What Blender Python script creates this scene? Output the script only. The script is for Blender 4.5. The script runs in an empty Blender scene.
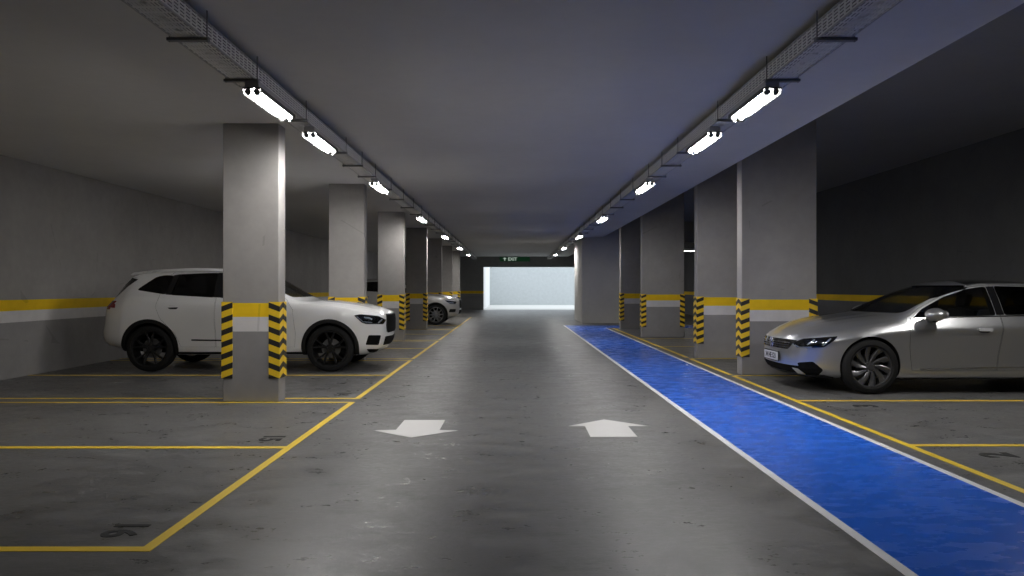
import bpy, bmesh, math, random
from mathutils import Vector, Matrix
from mathutils.bvhtree import BVHTree
from mathutils.geometry import delaunay_2d_cdt

random.seed(7)
PI = math.pi
C = bpy.context.scene.collection
SC = bpy.context.scene
CAM_H, FPX = 1.35, 750.0            # camera height (m) and focal length in pixels of the 1024-wide frame

# ------------------------------------------------------------------ materials
def _mat(name):
    m = bpy.data.materials.new(name); m.use_nodes = True
    nt = m.node_tree
    return m, nt, nt.nodes['Principled BSDF']

def node(nt, kind, **kw):
    n = nt.nodes.new(kind)
    for k, v in kw.items(): setattr(n, k, v)
    return n

def link(nt, a, b): nt.links.new(a, b)

def math_(nt, op, a, b=None, c=None):
    n = node(nt, 'ShaderNodeMath', operation=op)
    for i, v in enumerate((a, b, c)):
        if v is None: continue
        if isinstance(v, (int, float)): n.inputs[i].default_value = v
        else: link(nt, v, n.inputs[i])
    return n.outputs[0]

def mixc(nt, fac, a, b):
    n = node(nt, 'ShaderNodeMix', data_type='RGBA')
    for sock, v in ((n.inputs[0], fac), (n.inputs[6], a), (n.inputs[7], b)):
        if isinstance(v, (int, float)): sock.default_value = v
        elif isinstance(v, tuple): sock.default_value = (*v, 1) if len(v) == 3 else v
        else: link(nt, v, sock)
    return n.outputs[2]

def noise(nt, scale, detail=4, rough=.55, vec=None, stretch=None):
    n = node(nt, 'ShaderNodeTexNoise'); n.inputs['Scale'].default_value = scale
    n.inputs['Detail'].default_value = detail; n.inputs['Roughness'].default_value = rough
    if vec is None: vec = node(nt, 'ShaderNodeNewGeometry').outputs['Position']
    if stretch:
        mp = node(nt, 'ShaderNodeMapping'); mp.inputs['Scale'].default_value = stretch
        link(nt, vec, mp.inputs['Vector']); vec = mp.outputs[0]
    link(nt, vec, n.inputs['Vector'])
    return n.outputs['Fac']

def ramp(nt, fac, stops):
    n = node(nt, 'ShaderNodeValToRGB'); cr = n.color_ramp
    while len(cr.elements) < len(stops): cr.elements.new(.5)
    for e, (p, c) in zip(cr.elements, stops):
        e.position = p; e.color = (c, c, c, 1) if isinstance(c, (int, float)) else (*c, 1)
    link(nt, fac, n.inputs[0]); return n.outputs[0]

def bump(nt, bs, h, strength, dist=.01):
    b = node(nt, 'ShaderNodeBump'); b.inputs['Strength'].default_value = strength; b.inputs['Distance'].default_value = dist
    link(nt, h, b.inputs['Height']); link(nt, b.outputs[0], bs.inputs['Normal'])

def plain(name, col, rough=.5, metal=0., spec=.5, var=.0, coat=0.):
    m, nt, bs = _mat(name)
    bs.inputs['Base Color'].default_value = (*col, 1); bs.inputs['Roughness'].default_value = rough
    bs.inputs['Metallic'].default_value = metal; bs.inputs['Specular IOR Level'].default_value = spec
    if coat:
        bs.inputs['Coat Weight'].default_value = coat; bs.inputs['Coat Roughness'].default_value = .06
    tc = node(nt, 'ShaderNodeTexCoord').outputs['Object']
    v = var or .04
    f = noise(nt, 9, 3, vec=tc)
    c = mixc(nt, f, tuple(x * (1 - v) for x in col), tuple(min(1, x * (1 + v)) for x in col))
    link(nt, c, bs.inputs['Base Color'])
    return m

GREY = (.31, .295, .285)
def concrete_banded(name, up=GREY, low=(.285, .275, .275), band=(.66, .64, .64)):
    m, nt, bs = _mat(name)
    pos = node(nt, 'ShaderNodeNewGeometry').outputs['Position']
    sep = node(nt, 'ShaderNodeSeparateXYZ'); link(nt, pos, sep.inputs[0]); z = sep.outputs['Z']
    n1 = noise(nt, 1.1, 6, .6, pos); n2 = noise(nt, 7, 5, .6, pos)
    f = ramp(nt, math_(nt, 'ADD', math_(nt, 'MULTIPLY', n1, .65), math_(nt, 'MULTIPLY', n2, .35)), [(.3, .84), (.7, 1.1)])
    zz = math_(nt, 'ADD', z, math_(nt, 'MULTIPLY', math_(nt, 'SUBTRACT', n2, .5), .006))
    c = mixc(nt, math_(nt, 'GREATER_THAN', zz, .835), low, band)
    c = mixc(nt, math_(nt, 'GREATER_THAN', zz, 1.007), c, (.86, .56, .012))
    c = mixc(nt, math_(nt, 'GREATER_THAN', zz, 1.172), c, up)
    # hairline formwork joints and small drips of the cast concrete
    v = node(nt, 'ShaderNodeTexVoronoi', feature='DISTANCE_TO_EDGE'); v.inputs['Scale'].default_value = .55
    w = node(nt, 'ShaderNodeMapping'); w.inputs['Scale'].default_value = (1, 1, .8)
    link(nt, pos, w.inputs['Vector']); link(nt, w.outputs[0], v.inputs['Vector'])
    crack = math_(nt, 'MULTIPLY', math_(nt, 'LESS_THAN', v.outputs['Distance'], .004), math_(nt, 'GREATER_THAN', noise(nt, 2.3, 2, .5, pos), .58))
    f2 = math_(nt, 'SUBTRACT', 1.0, math_(nt, 'MULTIPLY', crack, .16))
    mul = node(nt, 'ShaderNodeMix', data_type='RGBA', blend_type='MULTIPLY'); mul.inputs[0].default_value = 1
    link(nt, c, mul.inputs[6]); link(nt, math_(nt, 'MULTIPLY', node_lum(nt, f), f2), mul.inputs[7])
    link(nt, mul.outputs[2], bs.inputs['Base Color']); bs.inputs['Roughness'].default_value = .75
    bs.inputs['Specular IOR Level'].default_value = .3
    bump(nt, bs, n2, .12)
    return m

def node_lum(nt, colsock):
    n = node(nt, 'ShaderNodeRGBToBW'); link(nt, colsock, n.inputs[0]); return n.outputs[0]

def concrete_plain(name, col, lo=.88, hi=1.08, rough=.85, scale=.8):
    m, nt, bs = _mat(name)
    pos = node(nt, 'ShaderNodeNewGeometry').outputs['Position']
    n1 = noise(nt, scale, 6, .6, pos); n2 = noise(nt, scale * 9, 4, .6, pos)
    f = ramp(nt, math_(nt, 'ADD', math_(nt, 'MULTIPLY', n1, .7), math_(nt, 'MULTIPLY', n2, .3)), [(.3, lo), (.7, hi)])
    mul = node(nt, 'ShaderNodeMix', data_type='RGBA', blend_type='MULTIPLY'); mul.inputs[0].default_value = 1
    mul.inputs[6].default_value = (*col, 1); link(nt, f, mul.inputs[7])
    link(nt, mul.outputs[2], bs.inputs['Base Color']); bs.inputs['Roughness'].default_value = rough
    bs.inputs['Specular IOR Level'].default_value = .25
    bump(nt, bs, n2, .08)
    return m

def floor_material():
    m, nt, bs = _mat('polished_concrete_floor')
    pos = node(nt, 'ShaderNodeNewGeometry').outputs['Position']
    n1 = noise(nt, .35, 6, .62, pos); n2 = noise(nt, 2.6, 8, .72, pos, (1, 1.5, 1)); n3 = noise(nt, 17, 5, .65, pos, (1, 1.6, 1))
    f = math_(nt, 'ADD', math_(nt, 'MULTIPLY', n1, .3), math_(nt, 'ADD', math_(nt, 'MULTIPLY', n2, .48), math_(nt, 'MULTIPLY', n3, .22)))
    c = ramp(nt, f, [(.38, (.074, .073, .072)), (.5, (.115, .113, .112)), (.62, (.158, .156, .154))])
    # dark tyre scuffs
    s = noise(nt, 1.9, 8, .74, pos, (1.0, 2.0, 1))
    sc = ramp(nt, s, [(.53, 0.), (.66, 1.)])
    c = mixc(nt, math_(nt, 'MULTIPLY', node_lum(nt, sc), .6), c, (.055, .054, .053))
    link(nt, c, bs.inputs['Base Color'])
    r = ramp(nt, math_(nt, 'ADD', math_(nt, 'MULTIPLY', n2, .6), math_(nt, 'MULTIPLY', n3, .4)), [(.36, .22), (.64, .55)])
    link(nt, r, bs.inputs['Roughness']); bs.inputs['Specular IOR Level'].default_value = .45
    bump(nt, bs, math_(nt, 'ADD', math_(nt, 'MULTIPLY', n3, .5), n2), .20, .02)
    return m

def paint_material(name, col, rough=.45, wear=.35, wcol=(.2, .19, .18)):
    m, nt, bs = _mat(name)
    pos = node(nt, 'ShaderNodeNewGeometry').outputs['Position']
    n1 = noise(nt, 5, 7, .7, pos); n2 = noise(nt, 1.2, 4, .6, pos)
    w = ramp(nt, n1, [(.6, 0.), (.75, 1.)])
    c = mixc(nt, n2, tuple(x * .88 for x in col), tuple(min(1, x * 1.1) for x in col))
    c = mixc(nt, math_(nt, 'MULTIPLY', node_lum(nt, w), wear), c, wcol)
    link(nt, c, bs.inputs['Base Color']); bs.inputs['Roughness'].default_value = rough
    return m

def blue_material():
    m, nt, bs = _mat('glossy_blue_floor_paint')
    pos = node(nt, 'ShaderNodeNewGeometry').outputs['Position']
    n1 = noise(nt, .9, 4, .55, pos, (1, 2.4, 1)); n2 = noise(nt, 3.2, 4, .6, pos, (1, 2.2, 1))
    c = ramp(nt, n1, [(.3, (.014, .130, .70)), (.7, (.016, .145, .78))])
    link(nt, c, bs.inputs['Base Color'])
    r = ramp(nt, n2, [(.35, .2), (.7, .36)]); link(nt, r, bs.inputs['Roughness'])
    bump(nt, bs, math_(nt, 'ADD', n1, math_(nt, 'MULTIPLY', n2, .35)), .12, .02)
    return m

def hazard_material():
    m, nt, bs = _mat('yellow_black_hazard_stripes')
    uv = node(nt, 'ShaderNodeUVMap').outputs[0]
    sep = node(nt, 'ShaderNodeSeparateXYZ'); link(nt, uv, sep.inputs[0])
    ph = math_(nt, 'FRACT', math_(nt, 'DIVIDE', math_(nt, 'SUBTRACT', sep.outputs['Y'], math_(nt, 'MULTIPLY', sep.outputs['X'], .42)), .142))
    k = math_(nt, 'GREATER_THAN', ph, .54)
    pos = node(nt, 'ShaderNodeNewGeometry').outputs['Position']
    n = noise(nt, 30, 4, .6, pos)
    y = mixc(nt, n, (.80, .52, .015), (.90, .61, .03))
    link(nt, mixc(nt, k, y, (.022, .021, .02)), bs.inputs['Base Color']); bs.inputs['Roughness'].default_value = .5
    return m

def tray_material():
    m, nt, bs = _mat('perforated_galvanised_steel')
    bs.inputs['Base Color'].default_value = (.80, .79, .77, 1); bs.inputs['Metallic'].default_value = .1; bs.inputs['Roughness'].default_value = .5
    uv = node(nt, 'ShaderNodeUVMap').outputs[0]
    sep = node(nt, 'ShaderNodeSeparateXYZ'); link(nt, uv, sep.inputs[0]); u, v = sep.outputs['X'], sep.outputs['Y']
    # rows of short slots
    fu = math_(nt, 'ABSOLUTE', math_(nt, 'SUBTRACT', math_(nt, 'FRACT', math_(nt, 'DIVIDE', u, .024)), .5))
    fv = math_(nt, 'ABSOLUTE', math_(nt, 'SUBTRACT', math_(nt, 'FRACT', math_(nt, 'DIVIDE', v, .09)), .5))
    slot = math_(nt, 'MULTIPLY', math_(nt, 'LESS_THAN', fu, .22), math_(nt, 'LESS_THAN', fv, .36))
    # big round holes along the middle
    gv = math_(nt, 'MULTIPLY', math_(nt, 'SUBTRACT', math_(nt, 'FRACT', math_(nt, 'DIVIDE', v, .25)), .5), .25)
    gu = math_(nt, 'SUBTRACT', u, .11)
    rr = math_(nt, 'SQRT', math_(nt, 'ADD', math_(nt, 'MULTIPLY', gv, gv), math_(nt, 'MULTIPLY', gu, gu)))
    hole = math_(nt, 'LESS_THAN', rr, .026)
    a = math_(nt, 'SUBTRACT', 1.0, math_(nt, 'MAXIMUM', slot, hole))
    link(nt, a, bs.inputs['Alpha'])
    return m

def emit(name, col, strength):
    m = bpy.data.materials.new(name); m.use_nodes = True; nt = m.node_tree
    nt.nodes.remove(nt.nodes['Principled BSDF'])
    e = node(nt, 'ShaderNodeEmission'); e.inputs[0].default_value = (*col, 1); e.inputs[1].default_value = strength
    link(nt, e.outputs[0], nt.nodes['Material Output'].inputs[0]); return m

def thin_glass(name, tint, gloss=.06):
    m = bpy.data.materials.new(name); m.use_nodes = True; nt = m.node_tree
    nt.nodes.remove(nt.nodes['Principled BSDF'])
    t = node(nt, 'ShaderNodeBsdfTransparent'); t.inputs[0].default_value = (*tint, 1)
    g = node(nt, 'ShaderNodeBsdfGlossy'); g.inputs['Roughness'].default_value = .03
    lw = node(nt, 'ShaderNodeLayerWeight'); lw.inputs[0].default_value = .5      # symmetric for both faces of a thin pane
    fr = math_(nt, 'ADD', math_(nt, 'MULTIPLY', math_(nt, 'POWER', lw.outputs['Facing'], 4.5), .85), .04)
    mx = node(nt, 'ShaderNodeMixShader')
    link(nt, fr, mx.inputs[0]); link(nt, t.outputs[0], mx.inputs[1]); link(nt, g.outputs[0], mx.inputs[2])
    link(nt, mx.outputs[0], nt.nodes['Material Output'].inputs[0]); return m

LAMP = 165.0
M = {}
M['wall'] = concrete_banded('banded_concrete')
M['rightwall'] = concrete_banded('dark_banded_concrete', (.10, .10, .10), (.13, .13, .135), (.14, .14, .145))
M['end'] = concrete_banded('banded_concrete_grey', (.30, .30, .30), (.26, .26, .26), (.3, .3, .3))
M['block'] = concrete_plain('bare_concrete', (.58, .57, .55))
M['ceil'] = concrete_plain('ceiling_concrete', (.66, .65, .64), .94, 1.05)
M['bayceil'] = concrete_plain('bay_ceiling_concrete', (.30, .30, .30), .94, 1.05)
M['floor'] = floor_material()
M['court'] = concrete_plain('daylit_concrete', (.62, .62, .60), .95, 1.03)
M['courtwall'] = concrete_plain('daylit_speckled_wall', (.50, .53, .54), .90, 1.06, scale=5)
M['whitewall'] = concrete_plain('white_render', (.85, .85, .84), .97, 1.02)
M['yellow'] = paint_material('yellow_line_paint', (.86, .60, .035), .42, .25)
M['white'] = paint_material('white_line_paint', (.84, .84, .86), .45, .22)
M['arrow'] = paint_material('white_arrow_paint', (.66, .65, .64), .5, .12)
M['black_paint'] = paint_material('black_number_paint', (.012, .012, .012), .9, .1)
M['blue'] = blue_material()
M['hazard'] = hazard_material()
M['tray'] = tray_material()
M['steel'] = plain('dark_galvanised_steel', (.22, .22, .225), .45, .7)
M['rod'] = plain('threaded_rod_steel', (.2, .2, .2), .4, .8)
M['tube'] = emit('lit_fluorescent_tube', (1, .98, .955), LAMP)
M['dim_tube'] = emit('lit_dimmer_tube', (1, .98, .955), 22.0)
M['housing'] = plain('grey_lamp_housing', (.40, .40, .40), .45)
M['socket'] = plain('dark_lampholder', (.16, .16, .16), .5)
M['reflector'] = plain('dark_lamp_reflector', (.07, .07, .07), .5)
M['cover'] = thin_glass('clear_lamp_cover', (.96, .96, .96))
M['signgreen'] = emit('backlit_dark_green_sign', (.004, .016, .007), 1.0)
M['signink'] = emit('backlit_pale_lettering', (.30, .36, .31), 1.0)
M['white_paint'] = plain('white_car_paint', (.91, .91, .91), .3, 0, .5, .01, 1.0)
M['silver_paint'] = plain('silver_car_paint', (.53, .535, .54), .31, .85, .5, .02, 1.0)
M['pearl_paint'] = plain('pearl_grey_car_paint', (.52, .51, .50), .3, .3, .5, .02, 1.0)
M['black_plastic'] = plain('black_plastic', (.011, .011, .011), .55, 0, .3)
M['gloss_black'] = plain('gloss_black', (.008, .008, .009), .12, 0, .5, .02, .6)
M['rubber'] = plain('tyre_rubber', (.012, .012, .012), .8, 0, .3)
M['rim_black'] = plain('black_alloy', (.03, .03, .031), .28, .55)
M['rim_grey'] = plain('dark_grey_alloy', (.13, .13, .135), .3, .7)
M['rim_silver'] = plain('silver_alloy', (.34, .34, .34), .3, .8)
M['disc'] = plain('brake_disc_steel', (.25, .25, .25), .4, .8)
M['chrome'] = plain('chrome_trim', (.75, .75, .76), .12, 1.)
M['interior'] = plain('dark_cabin_lining', (.02, .02, .021), .8)
M['seat'] = plain('dark_seat_leather', (.03, .029, .029), .55)
M['glass'] = thin_glass('tinted_car_glass', (.74, .75, .76))
M['satin'] = plain('satin_metal', (.68, .68, .68), .35, .4)
M['void'] = plain('matt_black_opening', (.006, .006, .006), .8, 0, .1)
M['privacy'] = thin_glass('dark_privacy_glass', (.42, .42, .43))
M['lens'] = thin_glass('clear_headlamp_lens', (.75, .77, .8))
M['lamp_unit'] = plain('headlamp_reflector', (.72, .74, .77), .3, .2)
M['red_lens'] = plain('red_tail_lamp', (.30, .012, .012), .15, 0, .5, .05, .6)
M['plate'] = plain('white_number_plate', (.6, .6, .6), .5)
M['plate_ink'] = plain('number_plate_ink', (.02, .02, .02), .5)

# ------------------------------------------------------------------ mesh helpers
def tag(o, label=None, cat=None, group=None, kind=None):
    if label: o['label'] = label
    if cat: o['category'] = cat
    if group: o['group'] = group
    if kind: o['kind'] = kind
    return o

def link_mesh(name, me, mats, parent=None, smooth=None):
    if not isinstance(mats, (list, tuple)): mats = [mats]
    if not len(me.materials):
        for m in mats: me.materials.append(m)
    o = bpy.data.objects.new(name, me); C.objects.link(o)
    if parent is not None: o.parent = parent
    if smooth is not None:
        for p in me.polygons: p.use_smooth = True
        me.set_sharp_from_angle(angle=math.radians(smooth))
    return o

def empty(name, loc=(0, 0, 0), rz=0.):
    o = bpy.data.objects.new(name, None); C.objects.link(o)
    o.location = loc; o.rotation_euler = (0, 0, rz); o.empty_display_size = .2; return o

def part_empty(name, parent, loc=(0, 0, 0)):
    o = empty(name, loc); o.parent = parent; return o

def me_of(bm, name='m'):
    bmesh.ops.recalc_face_normals(bm, faces=bm.faces[:])
    me = bpy.data.meshes.new(name); bm.to_mesh(me); bm.free(); return me

def add_box(bm, x0, x1, y0, y1, z0, z1, bev=0., mi=0, seg=2):
    r = bmesh.ops.create_cube(bm, size=1)
    vs = r['verts']
    for v in vs:
        v.co = Vector(((x0 + x1) / 2 + v.co.x * (x1 - x0), (y0 + y1) / 2 + v.co.y * (y1 - y0), (z0 + z1) / 2 + v.co.z * (z1 - z0)))
    fs = set(f for v in vs for f in v.link_faces)
    for f in fs: f.material_index = mi
    if bev:
        es = list(set(e for f in fs for e in f.edges))
        bmesh.ops.bevel(bm, geom=es, offset=bev, segments=seg, affect='EDGES', profile=.6)

def box(name, x0, x1, y0, y1, z0, z1, mat, parent=None, bev=0., smooth=None, seg=2):
    bm = bmesh.new(); add_box(bm, x0, x1, y0, y1, z0, z1, bev, 0, seg)
    return link_mesh(name, me_of(bm, name), mat, parent, smooth if smooth else (35 if bev else None))

def add_tube(bm, a, b, r, seg=12, r2=None):
    a, b = Vector(a), Vector(b); d = b - a
    q = d.to_track_quat('Z', 'Y').to_matrix().to_4x4(); q.translation = (a + b) / 2
    bmesh.ops.create_cone(bm, cap_ends=True, segments=seg, radius1=r, radius2=r if r2 is None else r2, depth=d.length, matrix=q)

def prism_mesh(poly, axis, a, b, mi=0):
    """poly of 2-D points extruded along an axis: 'y' uses (x,z), 'x' uses (y,z), 'z' uses (x,y)."""
    bm = bmesh.new()
    add_prism(bm, poly, axis, a, b)
    return bm

def add_prism(bm, poly, axis, a, b):
    f = {'y': lambda p, t: (p[0], t, p[1]), 'x': lambda p, t: (t, p[0], p[1]), 'z': lambda p, t: (p[0], p[1], t)}[axis]
    v0 = [bm.verts.new(f(p, a)) for p in poly]; v1 = [bm.verts.new(f(p, b)) for p in poly]
    n = len(poly)
    bm.faces.new(v0); bm.faces.new(v1[::-1])
    for i in range(n): bm.faces.new((v0[i], v0[(i + 1) % n], v1[(i + 1) % n], v1[i]))

def text_mesh(txt, size, depth, bold=0.):
    cu = bpy.data.curves.new('t', 'FONT'); cu.body = txt; cu.size = size; cu.extrude = depth / 2; cu.offset = bold
    cu.align_x = 'CENTER'; cu.align_y = 'CENTER'; cu.resolution_u = 4
    o = bpy.data.objects.new('t', cu); C.objects.link(o)
    dg = bpy.context.evaluated_depsgraph_get()
    me = bpy.data.meshes.new_from_object(o.evaluated_get(dg))
    bpy.data.objects.remove(o); bpy.data.curves.remove(cu)
    me.materials.clear()
    return me

def boolop(a, b, op, selfx=False, holes=False):
    """a, b meshes -> a new mesh; a is removed, b is kept."""
    oa = bpy.data.objects.new('ba', a); ob = bpy.data.objects.new('bb', b)
    C.objects.link(oa); C.objects.link(ob)
    md = oa.modifiers.new('b', 'BOOLEAN'); md.object = ob; md.operation = op; md.solver = 'EXACT'
    md.material_mode = 'TRANSFER'; md.use_self = selfx; md.use_hole_tolerant = holes
    dg = bpy.context.evaluated_depsgraph_get(); dg.update()
    me = bpy.data.meshes.new_from_object(oa.evaluated_get(dg), depsgraph=dg)
    bpy.data.objects.remove(oa); bpy.data.objects.remove(ob)
    return me

# ------------------------------------------------------------------ the building
H = 3.30; XL = -7.47; XR = 8.95; YB = -9.0; YE = 46.5; H2 = 4.15; XE = 3.50

def struct(name, x0, x1, y0, y1, z0, z1, mat, label=None, cat=None):
    o = box(name, x0, x1, y0, y1, z0, z1, mat); o['kind'] = 'structure'
    if label: tag(o, label, cat)
    return o

struct('floor', XL - .2, XR + .2, YB - .2, YE, -.2, 0, M['floor'], 'grey polished concrete floor of the car park', 'floor')
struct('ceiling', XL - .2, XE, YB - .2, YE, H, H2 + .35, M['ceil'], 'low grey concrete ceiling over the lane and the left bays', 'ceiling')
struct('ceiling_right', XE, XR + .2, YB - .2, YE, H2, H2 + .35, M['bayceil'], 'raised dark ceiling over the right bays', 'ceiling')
struct('wall_left', XL - .2, XL, YB, YE, 0, H, M['wall'], 'long left wall with yellow and white painted band', 'wall')
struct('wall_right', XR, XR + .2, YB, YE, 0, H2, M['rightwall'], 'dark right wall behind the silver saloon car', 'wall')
struct('wall_back', XL, XR, YB - .2, YB, 0, H2, M['end'], 'wall closing the car park behind the viewpoint', 'wall')
OX0, OX1, OZ = -1.77, 4.6, 2.65
bm = bmesh.new()
add_box(bm, XL - .2, OX0, YE, YE + .3, 0, H2 + .35); add_box(bm, OX1, XR + .2, YE, YE + .3, 0, H2 + .35); add_box(bm, OX0, OX1, YE, YE + .3, OZ, H2 + .35)
o = link_mesh('wall_end', me_of(bm), M['end']); tag(o, 'dark end wall around the bright open exit', 'wall', None, 'structure')
# the daylit ramp court outside the exit
struct('floor_court', OX0 - .3, 9, YE, 62, -.2, -.001, M['court'], 'sunlit pale floor outside the exit', 'floor')
struct('wall_court_left', OX0 - .3, OX0, YE + .3, 60.3, 0, 3.6, M['whitewall'], 'bright white side wall outside the exit', 'wall')
struct('wall_court_far', OX0 - .3, 9, 60, 60.3, 0, 4.2, M['courtwall'], 'pale speckled wall facing the open exit', 'wall')
struct('wall_block', 2.70, 4.72, 28.9, 32.4, 0, H2, M['block'], 'broad bare concrete wall block at the end of the blue walkway', 'wall')
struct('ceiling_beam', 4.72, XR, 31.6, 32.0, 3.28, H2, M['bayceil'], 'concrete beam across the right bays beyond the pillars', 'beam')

# pillars
def guard(parent, cx, cy, sx, sy):
    """hazard corner protector: an L of two leaves; the corner at (cx,cy), leaves run in -sx and -sy."""
    t, w, z0, z1 = .012, .118, .28, 1.185
    pts = [(cx + sx * t, cy + sy * t), (cx - sx * w, cy + sy * t), (cx - sx * w, cy), (cx, cy), (cx, cy - sy * w), (cx + sx * t, cy - sy * w)]
    dd = [0, w, w, 0, w, w]
    bm = bmesh.new(); uvl = bm.loops.layers.uv.new('UVMap')
    lo = [bm.verts.new((*p, z0)) for p in pts]; hi = [bm.verts.new((*p, z1)) for p in pts]
    dist = {}
    for i, d in enumerate(dd): dist[lo[i]] = d; dist[hi[i]] = d
    bm.faces.new(lo); bm.faces.new(hi[::-1])
    for i in range(6): bm.faces.new((lo[i], lo[(i + 1) % 6], hi[(i + 1) % 6], hi[i]))
    for f in bm.faces:
        for l in f.loops: l[uvl].uv = (dist[l.vert], l.vert.co.z - z0)
    return link_mesh('corner_guard', me_of(bm), M['hazard'], parent)

def pillar(x0, x1, y0, depth, top, label, group, guards):
    root = empty('concrete_pillar', ((x0 + x1) / 2, y0 + depth / 2, 0))
    tag(root, label, 'pillar', group, 'structure')
    hx, hy = (x1 - x0) / 2, depth / 2
    bm = bmesh.new(); add_box(bm, -hx, hx, -hy, hy, 0, top, .008, 0, 1)
    link_mesh('shaft', me_of(bm), M['wall'], root)
    for sx, sy in guards: guard(root, sx * hx, sy * hy, sx, sy)
    return root

order = ['nearest left pillar, standing in front of the white car', 'second left pillar, behind the bonnet of the white car',
         'third left pillar, just past the nose of the white car', 'fourth left pillar, shaded, beside the parked grey car',
         'fifth left pillar, rising behind the grey car bonnet', 'sixth left pillar along the lane, past the grey car',
         'last left pillar, nearest the bright exit']
for k, lab in enumerate(order):
    pillar(-3.425, -2.76, 8.88 + 5.13 * k, .25, H, lab, 'pillars along the left side of the lane', [(-1, -1), (1, -1), (1, 1)])
RP = [(11.62, 'nearest right pillar, behind the nose of the silver car', [(-1, -1), (1, -1), (-1, 1)]),
      (14.40, 'second right pillar, partly behind the one by the silver car', [(-1, -1), (-1, 1)]),
      (20.55, 'third right pillar, wide, beside the blue walkway with stripes on both corners', [(-1, -1), (1, -1), (-1, 1)]),
      (24.60, 'fourth right pillar, shaded, by the turn of the blue walkway', [(-1, -1), (-1, 1)])]
for y, lab, g in RP:
    pillar(3.56, 4.72, y, .25, H2, lab, 'pillars along the right side of the lane', g)

# ------------------------------------------------------------------ floor markings
def mark(name, rects, mat, label, cat, group=None, h=.0025):
    bm = bmesh.new()
    for x0, x1, y0, y1 in rects: add_box(bm, x0, x1, y0, y1, 0, h)
    o = link_mesh(name, me_of(bm), mat); tag(o, label, cat, group, 'structure'); return o

LI, LO = -1.92, -1.855
segs = [(3.84, 8.87)] + [(9.13 + 5.13 * k, 13.99 + 5.13 * k) for k in range(5)]
segn = ['in front of the nearest left pillar', 'past the nose of the white car', 'just beyond the white car', 'past the third left pillar',
        'in front of the grey car', 'farthest toward the exit']
for (a, b), n in zip(segs, segn):
    mark('lane_line', [(LI, LO, a, min(b, 35))], M['yellow'], 'yellow line edging the left bays, stretch ' + n, 'painted line', 'yellow edge line of the left bays')
bays = [(3.875, .07, 'nearest the viewer, beside the number 16'), (6.345, .08, 'beside the number 15'),
        (8.845, .06, 'running in front of the nearest left pillar'), (9.165, .06, 'just behind the nearest left pillar'),
        (11.6, .07, 'under the near side of the white car'), (13.96, .06, 'at the front of the second left pillar'), (14.30, .06, 'just behind the second left pillar'),
        (16.75, .07, 'in the middle of the bays past the white car'), (19.09, .06, 'in front of the third left pillar'), (19.43, .06, 'just behind the third left pillar'),
        (21.9, .07, 'between the third and fourth left pillars'), (24.2, .06, 'in front of the fourth left pillar'), (24.56, .06, 'just behind the fourth left pillar'), (27.0, .07, 'beside the grey car')]
for y, w, n in bays:
    mark('bay_line', [(XL, LI, y - w / 2, y + w / 2)], M['yellow'], 'yellow bay line on the left, ' + n, 'painted line', 'yellow bay lines on the left')
# right side
RI, RO = 3.365, 3.43
for a, b, n in [(1.0, 11.5, 'beside the silver car'), (11.68, 14.3, 'between the two nearest right pillars'), (14.55, 25.2, 'along the farther right pillars')]:
    mark('lane_line', [(RI, RO, a, b)], M['yellow'], 'yellow line edging the right bays, stretch ' + n, 'painted line', 'yellow edge line of the right bays')
for y, w, n in [(6.43, .08, 'nearest the viewer'), (8.98, .08, 'just in front of the silver car'), (11.55, .06, 'at the foot of the nearest right pillar'),
                (14.33, .06, 'at the foot of the second right pillar'), (17.3, .06, 'between the second and third right pillars'), (20.0, .06, 'in front of the third right pillar')]:
    mark('bay_line', [(RO, XR, y - w / 2, y + w / 2)], M['yellow'], 'yellow bay line on the right, ' + n, 'painted line', 'yellow bay lines on the right')
mark('blue_walkway', [(1.905, 3.145, 1.0, 27.0), (3.145, XR, 25.35, 27.0)], M['blue'], 'glossy blue painted walkway running along the right of the lane', 'walkway')
mark('walkway_line', [(1.845, 1.905, 1.0, 27.0)], M['white'], 'white line along the lane side of the blue walkway', 'painted line')
mark('walkway_line', [(3.145, 3.205, 1.0, 25.35)], M['white'], 'white line between the blue walkway and the right bays', 'painted line')

def flat_poly(name, pts, mat, label, cat, group=None):
    bm = prism_mesh(pts, 'z', 0, .0025)
    o = link_mesh(name, me_of(bm), mat); tag(o, label, cat, group, 'structure'); return o
def P(px, py):
    Y = CAM_H * FPX / (py - 288.0); return ((px - 512) * Y / FPX, Y)
# painted direction arrows (tail, shoulders, tip on the ground)
ar = [(445, 420.2), (404.5, 420.2), (396, 430.0), (374, 430.6), (411.5, 437.6), (457.5, 430.6), (439.5, 430.2)]
flat_poly('lane_arrow', [P(*p) for p in ar], M['arrow'], 'white painted arrow on the left half of the lane, pointing toward the viewer', 'arrow')
ar = [(590.5, 437), (637.5, 437), (628, 426.2), (648.5, 426.2), (604, 419.6), (568.5, 426.2), (585, 426.2)]
flat_poly('lane_arrow', [P(*p) for p in ar], M['arrow'], 'white painted arrow on the right half of the lane, pointing toward the exit', 'arrow')

def bay_number(txt, x, y, rz, size, label, bold=.0):
    me = text_mesh(txt, size, .003, bold)
    o = link_mesh('bay_number', me, M['black_paint']); o.location = (x, y, .0016); o.rotation_euler = (0, 0, rz)
    tag(o, label, 'number', 'bay numbers', 'structure'); return o
bay_number('16', -2.165, 4.19, -PI / 2, .27, 'black bay number 16 in the nearest left bay', .006)
bay_number('15', -2.165, 6.74, -PI / 2, .27, 'black bay number 15 by the second left bay line', .006)
bay_number('14', -2.165, 9.55, -PI / 2, .27, 'small faint bay number beside the nearest left pillar')
bay_number('2', 3.93, 6.06, PI / 2, .36, 'black bay number in the nearest right bay', .012)
bay_number('3', 4.05, 8.58, PI / 2, .36, 'faint dark bay number in front of the silver car', .012)

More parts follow.
